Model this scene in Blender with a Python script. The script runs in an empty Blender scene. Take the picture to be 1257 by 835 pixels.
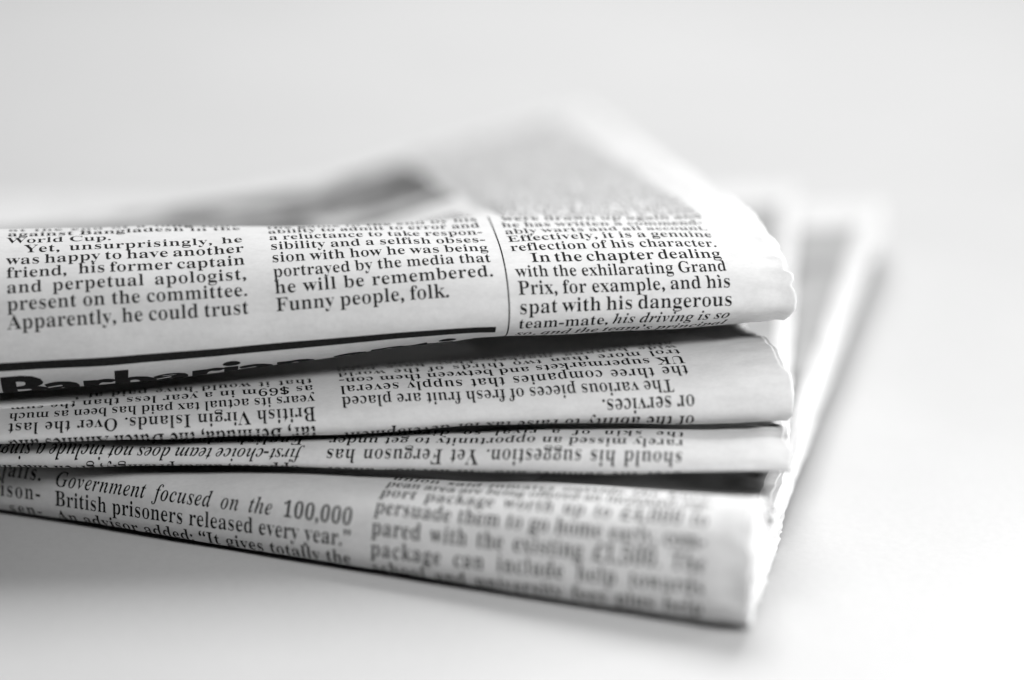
import bpy, bmesh, math, random
import numpy as np
from mathutils import Vector

random.seed(4)
scn = bpy.context.scene
COL = scn.collection
MM = 0.001                                   # everything below is laid out in millimetres

# ------------------------------------------------------------------ camera
ELEV = math.radians(20.0)
DIST = 450.0
TGT = np.array([0.0, 0.0, 38.0])
LENS = 83.1
cam = bpy.data.cameras.new("camera")
cam.lens = LENS
cam.sensor_width = 36.0
cam.clip_start = 0.01
cam.clip_end = 50.0
cam.dof.use_dof = True
cam.dof.focus_distance = 0.454
cam.dof.aperture_fstop = 3.1
camo = bpy.data.objects.new("camera", cam)
camo.location = (TGT[0] * MM, (TGT[1] - DIST * math.cos(ELEV)) * MM, (TGT[2] + DIST * math.sin(ELEV)) * MM)
camo.rotation_euler = (math.pi / 2 - ELEV, 0, 0)
COL.objects.link(camo)
scn.camera = camo

# ------------------------------------------------------------------ light: overhead softbox plus added unseen lamps, no sun
world = bpy.data.worlds.new("World")
scn.world = world
world.use_nodes = True
bg = world.node_tree.nodes["Background"]
bg.inputs[0].default_value = (1, 1, 1, 1)
bg.inputs[1].default_value = 0.01


def area_lamp(name, loc, aim, w, h, power):
    l = bpy.data.lights.new(name, 'AREA')
    l.shape = 'RECTANGLE'
    l.size, l.size_y = w, h
    l.energy = power
    o = bpy.data.objects.new(name, l)
    o.location = loc
    o.rotation_euler = (Vector(aim) - Vector(loc)).to_track_quat('-Z', 'Y').to_euler()
    COL.objects.link(o)
    return o


area_lamp("added_front_lamp", (0.185, -0.20, 0.25), (0.02, 0.0, 0.035), 0.10, 0.09, 1.14)  # unseen lamp added at right front to brighten the folded faces
area_lamp("added_side_fill", (0.50, 0.09, 0.06), (0.09, 0.06, 0.01), 0.12, 0.08, 1.4)  # low fill added out of frame to brighten the bottom paper's cut end
area_lamp("overhead_softbox", (0.10, 0.54, 0.72), (0.0, 0.16, 0.0), 0.45, 0.4, 8.9)

scn.view_settings.view_transform = 'Standard'
scn.view_settings.look = 'None'
scn.view_settings.exposure = 0.0
scn.view_settings.gamma = 1.0
scn.render.engine = 'CYCLES'
scn.cycles.diffuse_bounces = 1


# ------------------------------------------------------------------ materials
def nodes_of(name):
    m = bpy.data.materials.new(name)
    m.use_nodes = True
    nt = m.node_tree
    return m, nt, nt.nodes["Principled BSDF"]


def ramp(nt, fac, stops):
    r = nt.nodes.new("ShaderNodeValToRGB")
    el = r.color_ramp.elements
    while len(el) < len(stops):
        el.new(0.5)
    for e, (p, c) in zip(el, stops):
        e.position = p
        e.color = (c, c, c, 1)
    nt.links.new(fac, r.inputs[0])
    return r.outputs[0]


def noise(nt, scale, detail=4.0, rough=0.6, stretch=None):
    tc = nt.nodes.new("ShaderNodeTexCoord")
    n = nt.nodes.new("ShaderNodeTexNoise")
    n.inputs["Scale"].default_value = scale
    n.inputs["Detail"].default_value = detail
    n.inputs["Roughness"].default_value = rough
    src = tc.outputs["Object"]
    if stretch:
        mp = nt.nodes.new("ShaderNodeMapping")
        mp.inputs["Scale"].default_value = stretch
        nt.links.new(src, mp.inputs[0])
        src = mp.outputs[0]
    nt.links.new(src, n.inputs["Vector"])
    return n.outputs["Fac"]


def mul(nt, a, b):
    x = nt.nodes.new("ShaderNodeMix")
    x.data_type = 'RGBA'
    x.blend_type = 'MULTIPLY'
    x.inputs[0].default_value = 1.0
    nt.links.new(a, x.inputs[6])
    nt.links.new(b, x.inputs[7])
    return x.outputs[2]


def newsprint(name, lo, hi):
    m, nt, p = nodes_of(name)
    fibres = ramp(nt, noise(nt, 900.0, 5.0, 0.7, (1.0, 2.2, 1.0)), [(0.25, lo), (0.75, hi)])
    blot = ramp(nt, noise(nt, 120.0, 5.0, 0.65), [(0.3, 0.94), (0.62, 1.0)])
    ghost = ramp(nt, noise(nt, 430.0, 2.0, 0.5, (0.5, 1.0, 1.6)), [(0.34, 0.955), (0.5, 1.0)])
    c = mul(nt, mul(nt, fibres, blot), ghost)
    nt.links.new(c, p.inputs["Base Color"])
    p.inputs["Roughness"].default_value = 0.85
    p.inputs["Specular IOR Level"].default_value = 0.15
    b = nt.nodes.new("ShaderNodeBump")
    b.inputs["Strength"].default_value = 0.22
    b.inputs["Distance"].default_value = 0.0004
    nt.links.new(noise(nt, 260.0, 6.0, 0.62), b.inputs["Height"])
    nt.links.new(b.outputs[0], p.inputs["Normal"])
    # thin paper lets a little light through
    tr = nt.nodes.new("ShaderNodeBsdfTranslucent")
    nt.links.new(c, tr.inputs["Color"])
    mx = nt.nodes.new("ShaderNodeMixShader")
    mx.inputs[0].default_value = 0.05
    nt.links.new(p.outputs[0], mx.inputs[1])
    nt.links.new(tr.outputs[0], mx.inputs[2])
    nt.links.new(mx.outputs[0], nt.nodes["Material Output"].inputs[0])
    return m


def ink_material(name, lo, hi):
    m, nt, p = nodes_of(name)
    nt.links.new(ramp(nt, noise(nt, 1500.0, 4.0, 0.7), [(0.3, lo), (0.75, hi)]), p.inputs["Base Color"])
    p.inputs["Roughness"].default_value = 0.8
    p.inputs["Specular IOR Level"].default_value = 0.1
    return m


PAPER = newsprint("newsprint_paper", 0.70, 0.79)
INNER = newsprint("inner_page_paper", 0.76, 0.84)
INK = ink_material("printing_ink", 0.008, 0.025)
GREYINK = ink_material("grey_printing_ink", 0.05, 0.12)

PHOTO, _nt, _p = nodes_of("printed_halftone_picture")
_nt.links.new(ramp(_nt, noise(_nt, 55.0, 2.0, 0.5, (1.0, 0.7, 1.0)),
                   [(0.36, 0.03), (0.47, 0.10), (0.56, 0.26), (0.66, 0.52)]), _p.inputs["Base Color"])
_p.inputs["Roughness"].default_value = 0.8
DARKPHOTO = ink_material("printed_dark_picture", 0.08, 0.20)
TINT, _nt, _p = nodes_of("mottled_grey_tint")
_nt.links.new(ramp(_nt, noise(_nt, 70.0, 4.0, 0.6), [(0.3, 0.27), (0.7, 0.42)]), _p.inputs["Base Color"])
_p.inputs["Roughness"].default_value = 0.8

TABLE, _nt, _p = nodes_of("white_table_paint")
_nt.links.new(mul(_nt, ramp(_nt, noise(_nt, 14.0, 6.0, 0.6), [(0.3, 0.55), (0.7, 0.585)]),
                  ramp(_nt, noise(_nt, 600.0, 4.0, 0.6), [(0.3, 0.96), (0.6, 1.0)])), _p.inputs["Base Color"])
_p.inputs["Roughness"].default_value = 0.55
_p.inputs["Specular IOR Level"].default_value = 0.12
_b = _nt.nodes.new("ShaderNodeBump")
_b.inputs["Strength"].default_value = 0.12
_b.inputs["Distance"].default_value = 0.0006
_nt.links.new(noise(_nt, 420.0, 5.0, 0.6), _b.inputs["Height"])
_nt.links.new(_b.outputs[0], _p.inputs["Normal"])


# ------------------------------------------------------------------ helpers
def link_mesh(name, verts, faces, mat, parent=None, smooth=True):
    me = bpy.data.meshes.new(name)
    me.from_pydata([tuple(v) for v in verts], [], [tuple(f) for f in faces])
    me.update()
    if smooth:
        me.polygons.foreach_set("use_smooth", [True] * len(me.polygons))
    me.materials.append(mat)
    o = bpy.data.objects.new(name, me)
    COL.objects.link(o)
    if parent:
        o.parent = parent
    return o


_rng = np.random.RandomState(11)
_LAT = _rng.rand(64, 64) * 2 - 1


def vnoise(x, y, seed=0):
    """smooth lattice noise in -1..1"""
    x = np.asarray(x, float) + seed * 7.31
    y = np.asarray(y, float) + seed * 3.77
    xi, yi = np.floor(x).astype(int), np.floor(y).astype(int)
    fx, fy = x - xi, y - yi
    fx, fy = fx * fx * (3 - 2 * fx), fy * fy * (3 - 2 * fy)
    g = lambda a, b: _LAT[a % 64, b % 64]
    return ((g(xi, yi) * (1 - fx) + g(xi + 1, yi) * fx) * (1 - fy)
            + (g(xi, yi + 1) * (1 - fx) + g(xi + 1, yi + 1) * fx) * fy)


def sstep(a, b, x):
    t = np.clip((np.asarray(x, float) - a) / (b - a), 0, 1)
    return t * t * (3 - 2 * t)


# ------------------------------------------------------------------ a folded newspaper
QB, QF = 46.0, 60.0          # arclength kept below the front line / kept true above it
NQ_TRUE = 260                # grid samples on the true part
NQ_BACK = 90


class Folded:
    """A folded newspaper: front fold along u (mm from its right end), q runs round the fold:
    negative below the front-most line, positive over the top, to the back edge at q = QF + 1 (unit back part)."""

    def __init__(s, name, origin, yaw, length, prm, back, top, skew=0.0, inset=0.0, seed=0, end=None, nu=150, rough=1.0, end_seed=None):
        s.name, s.o, s.th, s.L = name, np.array(origin, float), math.radians(yaw), length
        s.prm, s.back, s.top, s.skew, s.inset, s.seed, s.end, s.rough = prm, back, top, skew, inset, seed, end, rough
        s.es = seed if end_seed is None else end_seed
        s.us = np.concatenate([np.linspace(0, 12, 25), np.linspace(12, length, nu)[1:]])
        s.qs = np.concatenate([np.linspace(-QB, QF, NQ_TRUE), QF + np.linspace(0, 1, NQ_BACK + 1)[1:]])
        s.build()

    def P(s, u, key):
        k = s.prm[key]
        return np.interp(u, k[0], k[1])

    def build(s):
        U = np.array([math.cos(s.th), math.sin(s.th)])
        V = np.array([-math.sin(s.th), math.cos(s.th)])
        rows = []
        for u in s.us:
            zb, zt, r, n = s.P(u, 'zb'), s.P(u, 'zt'), s.P(u, 'r'), s.P(u, 'n')
            zb, zt, r, v0 = zb + s.inset, zt - s.inset, max(1.0, r - s.inset * 0.6), s.P(u, 'v0') + s.inset
            tilt = s.P(u, 'tilt')
            zm, h = (zb + zt) / 2, max(0.6, (zt - zb) / 2)
            D, zbb = s.P(u, 'D'), s.P(u, 'zbb')
            a = np.linspace(0, math.pi / 2, 60)
            ev = r * (1 - np.abs(np.cos(a)) ** (2 / n))
            ez = h * np.abs(np.sin(a)) ** (2 / n)
            lean = tilt * ez / h                 # upper half leans back, lower half comes forward
            w = np.linspace(0, 1, 160) ** 1.4 * (D - r)
            tv = np.concatenate([ev + lean, (r + tilt + w)[1:]])
            tz = np.concatenate([zm + ez, (zt + s.top(u, w, D - r) + 0 * w)[1:]])
            lv = np.concatenate([ev - lean, (r - tilt + w)[1:]])
            lz = np.concatenate([zm - ez, (zb + (zbb - zb) * sstep(0, 1, w / (D - r)))[1:]])
            st = np.concatenate([[0], np.cumsum(np.hypot(np.diff(tv), np.diff(tz)))])
            sl = np.concatenate([[0], np.cumsum(np.hypot(np.diff(lv), np.diff(lz)))])
            q = np.where(s.qs <= QF, s.qs, QF + (s.qs - QF) * (st[-1] - QF))
            v = np.where(q >= 0, np.interp(q, st, tv), np.interp(-q, sl, lv)) + v0
            z = np.where(q >= 0, np.interp(q, st, tz), np.interp(-q, sl, lz))
            uu = u + s.skew * v
            if s.end is not None:
                uu = uu + s.end(q, s.es) * np.exp(-u / 9.0)
            rows.append(np.stack([s.o[0] - U[0] * uu + V[0] * v, s.o[1] - U[1] * uu + V[1] * v, z], 1))
        g = np.array(rows)
        # gentle unevenness of handled paper, along the normals
        for amp, fu, fq in ((0.55, 34.0, 15.0), (0.18, 11.0, 6.0)):
            nrm = s.normals(g)
            qq = np.where(s.qs <= QF, s.qs, QF + (s.qs - QF) * 140)
            d = vnoise(s.us[:, None] / fu, qq[None, :] / fq, s.seed + 1 + fu)
            g = g + nrm * (d * amp * s.rough)[..., None]
        nrm = s.normals(g)
        qq = np.where(s.qs <= QF, s.qs, QF + (s.qs - QF) * 140)
        e = np.exp(-s.us / 6.5)[:, None]
        d = vnoise(s.us[:, None] / 4.0, qq[None, :] / 2.6, s.seed + 9)
        g = g + nrm * (d * e * 0.42 * s.rough)[..., None]
        g[..., 2] = np.maximum(g[..., 2], 0.15 + s.inset * 0.5)
        s.g = g
        s.nrm = s.normals(g)

    @staticmethod
    def normals(g):
        du = np.gradient(g, axis=0)
        dq = np.gradient(g, axis=1)
        n = np.cross(dq, du)
        return n / np.maximum(np.linalg.norm(n, axis=2, keepdims=True), 1e-9)

    def at(s, u, q, lift=0.0):
        """points on the printed outside of the paper"""
        u, q = np.asarray(u, float), np.asarray(q, float)
        fu = np.interp(u, s.us, np.arange(len(s.us)))
        fq = np.interp(q, s.qs, np.arange(len(s.qs)))
        i = np.clip(np.floor(fu).astype(int), 0, len(s.us) - 2)
        j = np.clip(np.floor(fq).astype(int), 0, len(s.qs) - 2)
        a, b = (fu - i)[:, None], (fq - j)[:, None]
        f = lambda t: (t[i, j] * (1 - a) + t[i + 1, j] * a) * (1 - b) + (t[i, j + 1] * (1 - a) + t[i + 1, j + 1] * a) * b
        return f(s.g) + f(s.nrm) * lift

    def qback(s, mm):
        """q of a point mm beyond QF on the top (nominal back part of 140 mm)"""
        return QF + mm / 140.0

    def sheet(s, name, mat, parent, thickness=0.11, j0=0, j1=None, stepu=1, stepq=1):
        g = s.g[::stepu, j0:j1:stepq]
        nu, nq = g.shape[:2]
        idx = np.arange(nu * nq).reshape(nu, nq)
        f = np.stack([idx[:-1, :-1], idx[:-1, 1:], idx[1:, 1:], idx[1:, :-1]], -1).reshape(-1, 4)
        o = link_mesh(name, (g.reshape(-1, 3) - s.ref) * MM, f, mat, parent)
        so = o.modifiers.new("thickness", 'SOLIDIFY')
        so.thickness = thickness * MM
        so.offset = -1.0
        return o


def print_patch(P, name, mat, parent, u0, u1, q0, q1, nu=40, nq=30, lift=0.03):
    uu = np.linspace(u0, u1, nu)
    qq = np.linspace(q0, q1, nq)
    qq = np.where(qq > QF, QF + (qq - QF) / 140.0, qq)
    A, B = np.meshgrid(uu, qq, indexing='ij')
    p = P.at(A.ravel(), B.ravel(), lift)
    idx = np.arange(nu * nq).reshape(nu, nq)
    f = np.stack([idx[:-1, :-1], idx[:-1, 1:], idx[1:, 1:], idx[1:, :-1]], -1).reshape(-1, 4)
    return link_mesh(name, (p - P.ref) * MM, f, mat, parent)


# ------------------------------------------------------------------ type: serif letters cut from the built-in font
def serif(c, style):
    o = ord(c)
    if style == 'r':
        if 'A' <= c <= 'Z':
            return chr(0x1D400 + o - 65)
        if 'a' <= c <= 'z':
            return chr(0x1D41A + o - 97)
    elif style == 'i':
        if 'A' <= c <= 'Z':
            return chr(0x1D468 + o - 65)
        if 'a' <= c <= 'z':
            return chr(0x1D482 + o - 97)
    if style in 'ri' and c.isdigit():
        return chr(0x1D7CE + o - 48)
    return c


_CURVE = bpy.data.curves.new("type", 'FONT')
_CURVE.resolution_u = 3
_TYPE = bpy.data.objects.new("type", _CURVE)


def _outline(body):
    _CURVE.body = body
    return bpy.data.meshes.new_from_object(_TYPE)


def _width(body):
    me = _outline(body)
    xs = [v.co.x for v in me.vertices]
    w = max(xs) - min(xs)
    bpy.data.meshes.remove(me)
    return w


_GLYPH, _ADV = {}, {}
WEIGHT = {'r': (-0.013, 0.006), 'i': (-0.010, 0.005), 'h': (0.058, 0.030)}


def advance(c, style):
    k = (c, style)
    if k not in _ADV:
        if c == ' ':
            _ADV[k] = 0.23
        else:
            h = serif('H', style)
            _ADV[k] = _width(h + serif(c, style) + h) - _width(h + h)
    return _ADV[k]


def glyph(c, style):
    k = (c, style)
    if k in _GLYPH:
        return _GLYPH[k]
    me = _outline(serif(c, style))
    bm = bmesh.new()
    bm.from_mesh(me)
    bpy.data.meshes.remove(me)
    bmesh.ops.remove_doubles(bm, verts=bm.verts, dist=1e-5)
    # adjust the weight of the strokes: move the outline along its own normal, more across than up
    wx, wy = WEIGHT[style]
    if style in 'ri' and not c.isalnum():
        wx, wy = 0.014, 0.012
    mv = {}
    for v in bm.verts:
        n = Vector((0, 0))
        for e in v.link_edges:
            if len(e.link_faces) == 1:
                fc = e.link_faces[0].calc_center_median()
                a, b = e.verts[0].co, e.verts[1].co
                t = (b - a).xy.normalized()
                m = Vector((t.y, -t.x))
                # outward = away from the face
                third = [w for w in e.link_faces[0].verts if w not in e.verts][0].co
                if m.dot((third - a).xy) > 0:
                    m = -m
                n += m
        if n.length > 1e-6:
            n.normalize()
        mv[v] = n
    for v, n in mv.items():
        v.co.x += n.x * wx
        v.co.y += n.y * wy
    for y in ((-0.15, 0.0, 0.15, 0.3, 0.45, 0.6) if style != 'h' else [i * 0.03 for i in range(-8, 30)]):
        bmesh.ops.bisect_plane(bm, geom=bm.verts[:] + bm.edges[:] + bm.faces[:], plane_co=(0, y, 0), plane_no=(0, 1, 0))
    bm.verts.index_update()
    _GLYPH[k] = (np.array([v.co.xy[:] for v in bm.verts]).reshape(-1, 2), [[v.index for v in f.verts] for f in bm.faces])
    bm.free()
    return _GLYPH[k]


def natural(text, style):
    w = 0.0
    for c in text:
        if c == '_':
            style = 'i' if style == 'r' else 'r'
        else:
            w += advance(c, style)
    return w


def set_lines(P, name, parent, lines, ul, ur, size, xscale, upside=False, style='r', mat=None, lift=0.03, seed=0):
    """Justified lines of type. ul / ur: left and right edge of the column in u (ul > ur).
    lines: (q of the baseline, text[, options])"""
    rnd = random.Random(seed)
    vs, fs, base = [], [], 0
    width = abs(ul - ur)
    for ln in lines:
        qb, text = ln[0], ln[1]
        opt = ln[2] if len(ln) > 2 else {}
        st = opt.get('style', style)
        fit = opt.get('fit', True)
        ind = opt.get('indent', 0.0)
        slope = opt.get('slope', 0.0)
        xs_ = opt.get('xscale', xscale)
        body = text
        nat = natural(body, st) * size * xs_
        avail = width - ind
        nsp = body.count(' ')
        extra, track = 0.0, 0.0
        if fit:
            gap = avail - nat
            if gap > 0:
                track = min(gap * 0.55 / max(1, len(body)), 0.24)
                extra = (gap - track * (len(body) - 1)) / max(1, nsp)
            else:
                k = max(0.0, 0.11 * size * xs_)
                if nsp and -gap <= nsp * k:
                    extra = gap / nsp
                else:
                    xs_ *= avail / nat
        x = ind
        cur = st
        for c in body:
            if c == '_':
                cur = 'i' if cur == 'r' else 'r'
                continue
            if c != ' ':
                gv, gf = glyph(c, cur)
                px = x + gv[:, 0] * size * xs_
                py = gv[:, 1] * size + slope * px
                if upside:
                    u, q = ur + px, qb - py
                else:
                    u, q = ul - px, qb + py
                ok = True
                if u.max() > P.L - 0.5 or u.min() < 0:
                    ok = False
                if ok:
                    vs.append(np.stack([u, q], 1))
                    fs.extend([[i + base for i in f] for f in gf])
                    base += len(gv)
            x += advance(c, cur) * size * xs_ + track + (extra if c == ' ' else 0)
    uq = np.concatenate(vs)
    q = np.where(uq[:, 1] > QF, QF + (uq[:, 1] - QF) / 140.0, uq[:, 1])
    p = P.at(uq[:, 0], q, lift)
    return link_mesh(name, (p - P.ref) * MM, fs, mat or INK, parent, smooth=False)


FILL = ("it was late in the season before anybody at the club would say so in public but the numbers had been "
        "plain for months and the board knew that a change could not wait until the summer when the first of "
        "the new contracts would begin and the old ground was to be sold to pay for the stand that nobody had "
        "wanted in the first place and which the council had twice refused to allow although the plans were "
        "drawn up again and sent back with a letter from the chairman who said the town deserved better than "
        "a field with two sheds and a fence around it and that he would see it built before he went away").split()


def filler(n, chars, seed):
    r = random.Random(seed)
    i = r.randrange(len(FILL))
    out = []
    for _ in range(n):
        t = FILL[i % len(FILL)]
        i += 1
        while len(t) + 1 + len(FILL[i % len(FILL)]) <= chars:
            t += ' ' + FILL[i % len(FILL)]
            i += 1
        out.append(t)
    return out


def newspaper(P, label, layers, layer_gap, layer_end):
    root = bpy.data.objects.new("newspaper", None)
    P.ref = np.array([P.o[0], P.o[1], float(np.min(P.g[..., 2]))])
    root.location = P.ref * MM
    root.empty_display_size = 0.02
    COL.objects.link(root)
    root['label'] = label
    root['category'] = "newspaper"
    root['group'] = "folded newspapers in the stack"
    out = P.sheet("outer_sheet", PAPER, root)
    vs, fs, base = [], [], 0
    for k in range(layers):
        I = Folded(P.name, P.o, math.degrees(P.th), P.L, P.prm, P.back, P.top, P.skew,
                   inset=layer_gap * (k + 1), seed=P.seed, end=layer_end, nu=26, end_seed=P.seed + 20 + k)
        g = I.g[:, ::4]
        nu, nq = g.shape[:2]
        idx = np.arange(nu * nq).reshape(nu, nq) + base
        fs.append(np.stack([idx[:-1, :-1], idx[:-1, 1:], idx[1:, 1:], idx[1:, :-1]], -1).reshape(-1, 4))
        vs.append(g.reshape(-1, 3))
        base += nu * nq
        # the cut edge of the page bundle between this page and the next
        if k:
            m = min(nq, len(prev))
            strip = np.concatenate([prev[:m], g[0, :m]])
            a = np.arange(m - 1) + base
            fs.append(np.stack([a, a + 1, a + m + 1, a + m], -1))
            vs.append(strip)
            base += 2 * m
        prev = g[0]
    inner = link_mesh("inner_pages", (np.concatenate(vs) - P.ref) * MM, np.concatenate(fs), INNER, root)
    return root, out, inner


def C(*pairs):
    return ([p[0] for p in pairs], [p[1] for p in pairs])


# ------------------------------------------------------------------ the table
link_o = link_mesh("tabletop", [(-2, -1.2, 0), (2, -1.2, 0), (2, 3.2, 0), (-2, 3.2, 0)], [(0, 1, 2, 3)], TABLE)
link_o['kind'] = 'structure'
link_o['label'] = 'seamless white tabletop under the newspapers'


# ------------------------------------------------------------------ paper 1, topmost
def top1(u, w, W):
    left = sstep(45, 85, u)
    rise = (1 - left) * 0.9 * sstep(0, 20, w)
    dip = -left * 9.0 * sstep(2, 34, w)
    zend = np.interp(u, [0, 25, 52, 80, 110, 150, 260], [32.0, 26.6, 20.6, 17.0, 15.8, 12.8, 8.0])
    zt = np.interp(u, *PRM1['zt'])
    f = np.clip((w - 8) / (W - 8), 0, 1) ** 0.95
    return (rise + dip) * (1 - f) + (zend - zt) * f


PRM1 = dict(zb=C((0, 37.5), (60, 34.6), (75, 33.0), (110, 28.2), (150, 24.7), (260, 20.5)), zt=C((0, 53.7), (25, 54.2), (60, 54.4), (110, 54.5), (150, 54.3), (260, 54)),
            r=C((0, 16), (50, 16), (75, 16), (110, 18), (260, 18)), n=C((0, 1.95), (60, 1.95), (260, 1.92)), v0=C((0, 0), (260, 0)), tilt=C((0, 1.5), (260, 1.5)),
            D=C((0, 205), (52, 196), (80, 182), (110, 170), (150, 160), (260, 140)), zbb=C((0, 27.5), (52, 18.8), (80, 15.0), (110, 13.0), (150, 10.5), (260, 6)))


def end1(q, seed):
    base = 0.3 * vnoise(q / 3.0, 0 * q, seed) + 0.12 * vnoise(q / 1.1, 0 * q, seed + 3)
    notch = 1.4 * sstep(4.4, 5.3, q) + 1.3 * sstep(8.2, 9.2, q) + 2.0 * sstep(10, 40, q) + 0.8 * sstep(-3.0, -7.0, q) + 0.8 * np.exp(-((q - 2.2) / 0.9) ** 2)
    return base + notch


def end_in(q, seed):
    return 0.7 + 0.5 * vnoise(q / 9.0, 0 * q + seed, seed) + 0.3 * vnoise(q / 2.0, 0 * q, seed + 3)


P1 = Folded("one", (54, 3), 3.5, 260, PRM1, None, top1, skew=0.100, seed=1, end=end1)


# ------------------------------------------------------------------ paper 2
def flat_top(prm, ends, dip, reach):
    def f(u, w, W):
        zend = np.interp(u, *ends)
        zt = np.interp(u, *prm['zt'])
        k = sstep(reach * 0.6, W, w)
        return -np.interp(u, *dip) * sstep(1, reach, w) * (1 - k) + (zend - zt) * k
    return f


def end2(q, seed):
    return 0.3 * vnoise(q / 3.0, 0 * q, seed) + 0.12 * vnoise(q / 1.0, 0 * q, seed + 3) + 1.6 * sstep(4, 7.5, q) + 0.6 * sstep(-3, -6, q)


PRM2 = dict(zb=C((0, 23.9), (60, 21.8), (150, 18.8), (260, 17)), zt=C((0, 35.8), (60, 30.6), (110, 26.2), (150, 23.2), (260, 20)),
            r=C((0, 9), (260, 8)), n=C((0, 2.05), (260, 2.05)), v0=C((0, 0), (260, 0)), tilt=C((0, 2.6), (260, 2.2)),
            D=C((0, 188), (150, 160), (260, 130)), zbb=C((0, 20.5), (60, 14.5), (110, 10.5), (150, 8.5), (260, 4)))
P2 = Folded("two", (53, -9), -1.0, 260, PRM2, None,
            flat_top(PRM2, C((0, 26.5), (52, 18.2), (80, 14.5), (110, 12.5), (150, 10.0), (260, 6)), C((0, 4.5), (260, 4.5)), 26), skew=0.155, seed=2, end=end2)

PRM3 = dict(zb=C((0, 18.5), (90, 15.2), (150, 12.7), (260, 10.5)), zt=C((0, 23.4), (60, 20.9), (150, 17.6), (260, 15)),
            r=C((0, 4.5), (260, 4)), n=C((0, 2.2), (260, 2.2)), v0=C((0, 0), (260, 0)), tilt=C((0, 1.3), (260, 1.1)),
            D=C((0, 190), (260, 190)), zbb=C((0, 17.6), (60, 12.5), (110, 8.5), (260, 5)))
P3 = Folded("three", (51.5, -21), -6.8, 260, PRM3, None,
            flat_top(PRM3, C((0, 20), (60, 15.0), (110, 11), (260, 7.5)), C((0, 3), (260, 3)), 24), skew=-0.003, seed=3, end=end2)


def top4(u, w, W):
    zt = np.interp(u, *PRM4['zt'])
    low = np.interp(u, [0, 60, 110, 150, 260], [12.6, 11.2, 10.0, 9.2, 7])
    zend = np.interp(u, [0, 30, 70, 260], [17.0, 13.0, 6.5, 5.0])
    return (low - zt) * sstep(0, 22, w) + (zend - low) * sstep(50, W, w)


PRM4 = dict(zb=C((0, 0.2), (260, 0.2)), zt=C((0, 20.6), (33, 17.8), (60, 15.2), (90, 13.6), (110, 12.6), (150, 11.2), (260, 9)),
            r=C((0, 8.5), (100, 6.5), (260, 6)), n=C((0, 2.3), (100, 2.8), (260, 2.8)), v0=C((0, 0), (260, 0)), tilt=C((0, 2.8), (60, 2.2), (100, 1.0), (260, 0.6)),
            D=C((0, 215), (130, 210), (200, 162), (260, 122)), zbb=C((0, 0.2), (260, 0.2)))
P4 = Folded("four", (42, -49), -20.0, 260, PRM4, None, top4, skew=0.10, seed=4, end=end2)


if 'FIT' in globals() or bool(scn.get('fit')):
    raise SystemExit

# ------------------------------------------------------------------ build paper 1
root1, out1, in1 = newspaper(P1, "topmost thick folded newspaper with black divider bar and column rule on its fold", 24, 0.34, end_in)
LP = 3.58
q0 = 2.6
set_lines(P1, "article_text", out1, [
    (q0 + 0 * LP, "Apparently, he could trust"), (q0 + 1 * LP, "present on the committee."), (q0 + 2 * LP, "and perpetual apologist,"),
    (q0 + 3 * LP, "friend,   his former captain"), (q0 + 4 * LP, "was happy to have another"),
    (q0 + 5 * LP, "Yet, unsurprisingly, he", {'indent': 3.4}), (q0 + 6 * LP, "World Cup.", {'fit': False}),
    (q0 + 7 * LP, "against Bangladesh in the"), (q0 + 8 * LP, "at the end of a long tour")], 148.8, 103.6, 3.95, 1.03, seed=1)
set_lines(P1, "article_text", out1, [
    (q0 + 0 * LP, "Funny people, folk.", {'fit': False}), (q0 + 1 * LP, "he will be remembered."), (q0 + 2 * LP, "portrayed by the media that"),
    (q0 + 3 * LP, "sion with how he was being"), (q0 + 4 * LP, "sibility and a selfish obses-"), (q0 + 5 * LP, "a reluctance to take respon-"),
    (q0 + 6 * LP, "ability to admit to error and"), (q0 + 7 * LP, "the game in the end by his")], 98.6, 57.0, 3.95, 1.03, seed=2)
c3 = ["and what is left of the team", "so, and the team's principal", "team-mate, _his driving is so", "spat with his dangerous", "Prix, for example, and his",
      "with the exhilarating Grand", "In the chapter dealing", "reflection of his character.", "Effectively, it is a genuine", "ably warts and all account.", "he has written a commend-"]
opt3 = {0: {'style': 'i'}, 1: {'style': 'i'}, 2: {}, 6: {'indent': 3.4}}
ql3 = -12.0
ln3 = [(ql3 + i * LP, t.replace("'", "\u2019"), opt3.get(i, {})) for i, t in enumerate(c3)]
set_lines(P1, "article_text", out1, ln3, 52.8, 12.0, 3.95, 1.03, seed=3)
BACK = 10
rows = [ql3 + (len(c3) + i) * LP for i in range(60)]
set_lines(P1, "article_text", out1, [(q, t) for q, t in zip(rows, filler(52, 27, 5)) if q < QF + 132], 52.3, 11.0, 3.95, 1.03, seed=4)
hid = [(q0 + (8.6 + i) * LP, t) for i, t in enumerate(filler(9, 27, 21))]
set_lines(P1, "article_text", out1, hid, 98.6, 57.0, 3.95, 1.03, seed=21)
hid = [(q0 + (9 + i) * LP, t) for i, t in enumerate(filler(9, 27, 22))]
set_lines(P1, "article_text", out1, hid, 148.8, 103.6, 3.95, 1.03, seed=22)
side = [(q0 + i * LP, t) for i, t in enumerate(filler(18, 27, 23))]
set_lines(P1, "article_text", out1, side, 197.0, 153.6, 3.95, 1.03, seed=23)
print_patch(P1, "column_rule", INK, out1, 54.5, 54.78, -13.5, 31, nu=2, nq=160)
print_patch(P1, "divider_bar", INK, out1, 57.0, 190.0, -6.0, -4.0, nu=80, nq=5)
set_lines(P1, "headline", out1, [(-16.9, "Barbarian antics", {'fit': False})], 151.5, 48.0, 13.2, 1.19, style='h')
print_patch(P1, "picture", PHOTO, out1, 53.4, 185.0, QF + 24, QF + 124, nu=90, nq=60)
print_patch(P1, "picture", DARKPHOTO, out1, 53.6, 61.0, QF + 44, QF + 118, nu=24, nq=40, lift=0.06)

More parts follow.
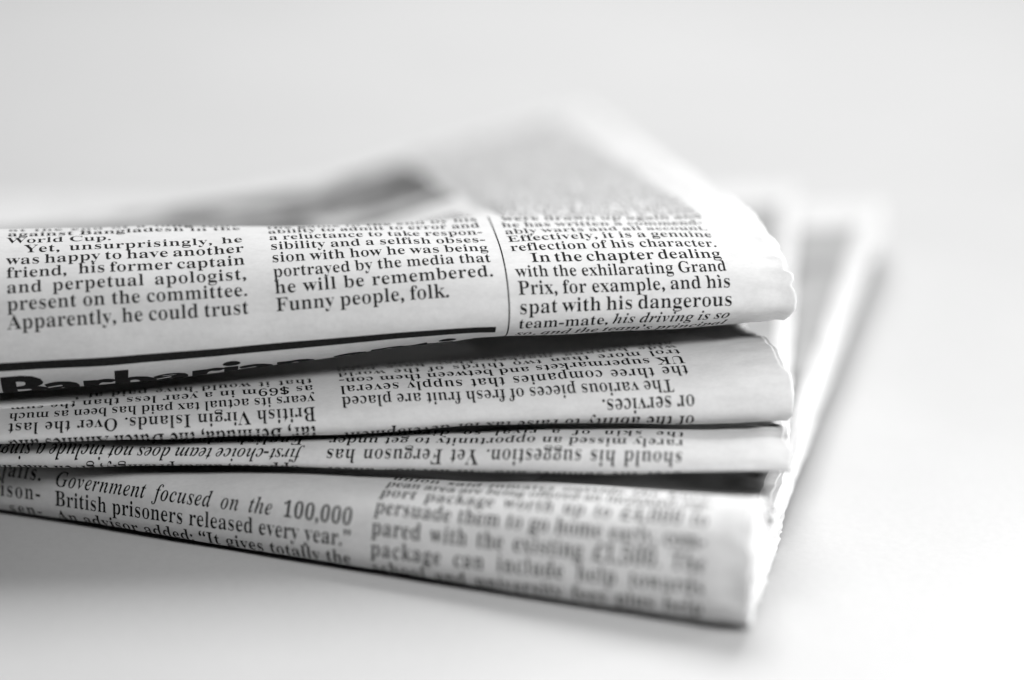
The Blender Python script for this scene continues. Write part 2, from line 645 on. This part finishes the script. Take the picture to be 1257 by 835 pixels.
# ------------------------------------------------------------------ build paper 2
root2, out2, in2 = newspaper(P2, "second folded newspaper from the top with upside down tax article on its fold", 16, 0.34, end_in)
LP = 3.8
qa = -0.9
set_lines(P2, "article_text", out2, [
    (qa, "tar, Bermuda, the Dutch Antilles and"), (qa + LP, "British Virgin Islands. Over the last"), (qa + 2 * LP, "years its actual tax paid has been as much"),
    (qa + 3 * LP, "as $69m in a year less than the sum"), (qa + 4 * LP, "that it would have paid at home in"),
    (qa - LP, "shelter such as Jersey, Gibral-")], 149.0, 90.0, 4.4, 0.84, upside=True, seed=6)
qb = -2.4
set_lines(P2, "article_text", out2, [
    (qb - LP, "jurisdictions would wipe out much"), (qb, "of the ability to raise tax for development"), (qb + LP, "or services.", {'fit': False}),
    (qb + 2 * LP, "The various pieces of fresh fruit are placed", {'indent': 3.6}), (qb + 3 * LP, "the three companies that supply several"),
    (qb + 4 * LP, "UK supermarkets and between them con-"), (qb + 5 * LP, "trol more than two thirds of the world"), (qb + 6 * LP, "wide banana market. They have been"),
    (qb + 7 * LP, "able to move their sales through a net")], 85.0, 18.5, 4.4, 0.84, upside=True, seed=7)
set_lines(P2, "article_text", out2, [(qa + i * LP, t) for i, t in enumerate(filler(6, 34, 8))], 218.0, 156.5, 4.4, 0.84, upside=True, seed=8)

# ------------------------------------------------------------------ build paper 3
root3, out3, in3 = newspaper(P3, "thin flattened newspaper sandwiched third in the stack with upside down football article", 7, 0.32, end_in)
qa = -1.4
set_lines(P3, "article_text", out3, [
    (qa, "opposed, unsurprisingly, given that his"), (qa + 4.1, "first-choice team does not include a single", {'style': 'i'}), (qa + 8.2, "English player in any one of the"),
    (qa + 12.3, "positions that matter most and")], 153.5, 92.5, 4.4, 0.84, upside=True, seed=9)
set_lines(P3, "article_text", out3, [
    (qa - 0.1, "over the summer and will not now under"), (qa + 4.0, "should his suggestion. Yet Ferguson has"), (qa + 8.1, "rarely missed an opportunity to get under"),
    (qa + 12.2, "the skin of a rival so directly and")], 87.5, 20.0, 4.4, 0.84, upside=True, seed=10)

print_patch(P3, "picture", TINT, out3, 3.2, 60.0, 24.0, QF + 122, nu=70, nq=200, lift=0.10)  # mottled grey patch that darkens the top of this sheet

# ------------------------------------------------------------------ build paper 4
root4, out4, in4 = newspaper(P4, "bottom folded newspaper lying askew on the table with a government prisoners article on its fold", 33, 0.30, end_in)
LP = 4.0
q4 = 1.1
set_lines(P4, "article_text", out4, [
    (q4 + 1.2, "Government focused on the 100,000", {'style': 'i'}),
    (q4 + 1.2 - LP, "British prisoners released every year.\u201d"),
    (q4 + 1.2 - 2 * LP, "An advisor added: \u201cIt gives totally the"), (q4 + 1.2 - 3 * LP, "wrong message to any judge")], 139.5, 76.5, 4.5, 0.84, seed=11)
set_lines(P4, "article_text", out4, [
    (q4 + 4 * LP, "union said inmates outside the Euro-"), (q4 + 3 * LP, "pean area are being offered an increased sup-"), (q4 + 2 * LP, "port package worth up to \u00a34,000 to"),
    (q4 + LP, "persuade them to go home early, com-"), (q4, "pared with the existing \u00a31,500. The"), (q4 - LP, "package can include help towards"),
    (q4 - 2 * LP, "school and university fees plus help"), (q4 - 3 * LP, "with a home or a new business in")], 72.5, 8.5, 4.5, 0.84, seed=12)
set_lines(P4, "article_text", out4, [
    (q4 + 1.8, "than ever held in open jails."), (q4 + 1.8 - LP, "a bill to free the prison-"), (q4 + 1.8 - 2 * LP, "ers with a late release sen-"), (q4 + 1.8 - 3 * LP, "tence or a fine")],
          205.5, 142.6, 4.5, 0.84, seed=13)
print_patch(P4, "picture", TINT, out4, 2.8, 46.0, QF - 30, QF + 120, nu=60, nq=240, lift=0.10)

bpy.data.objects.remove(_TYPE)
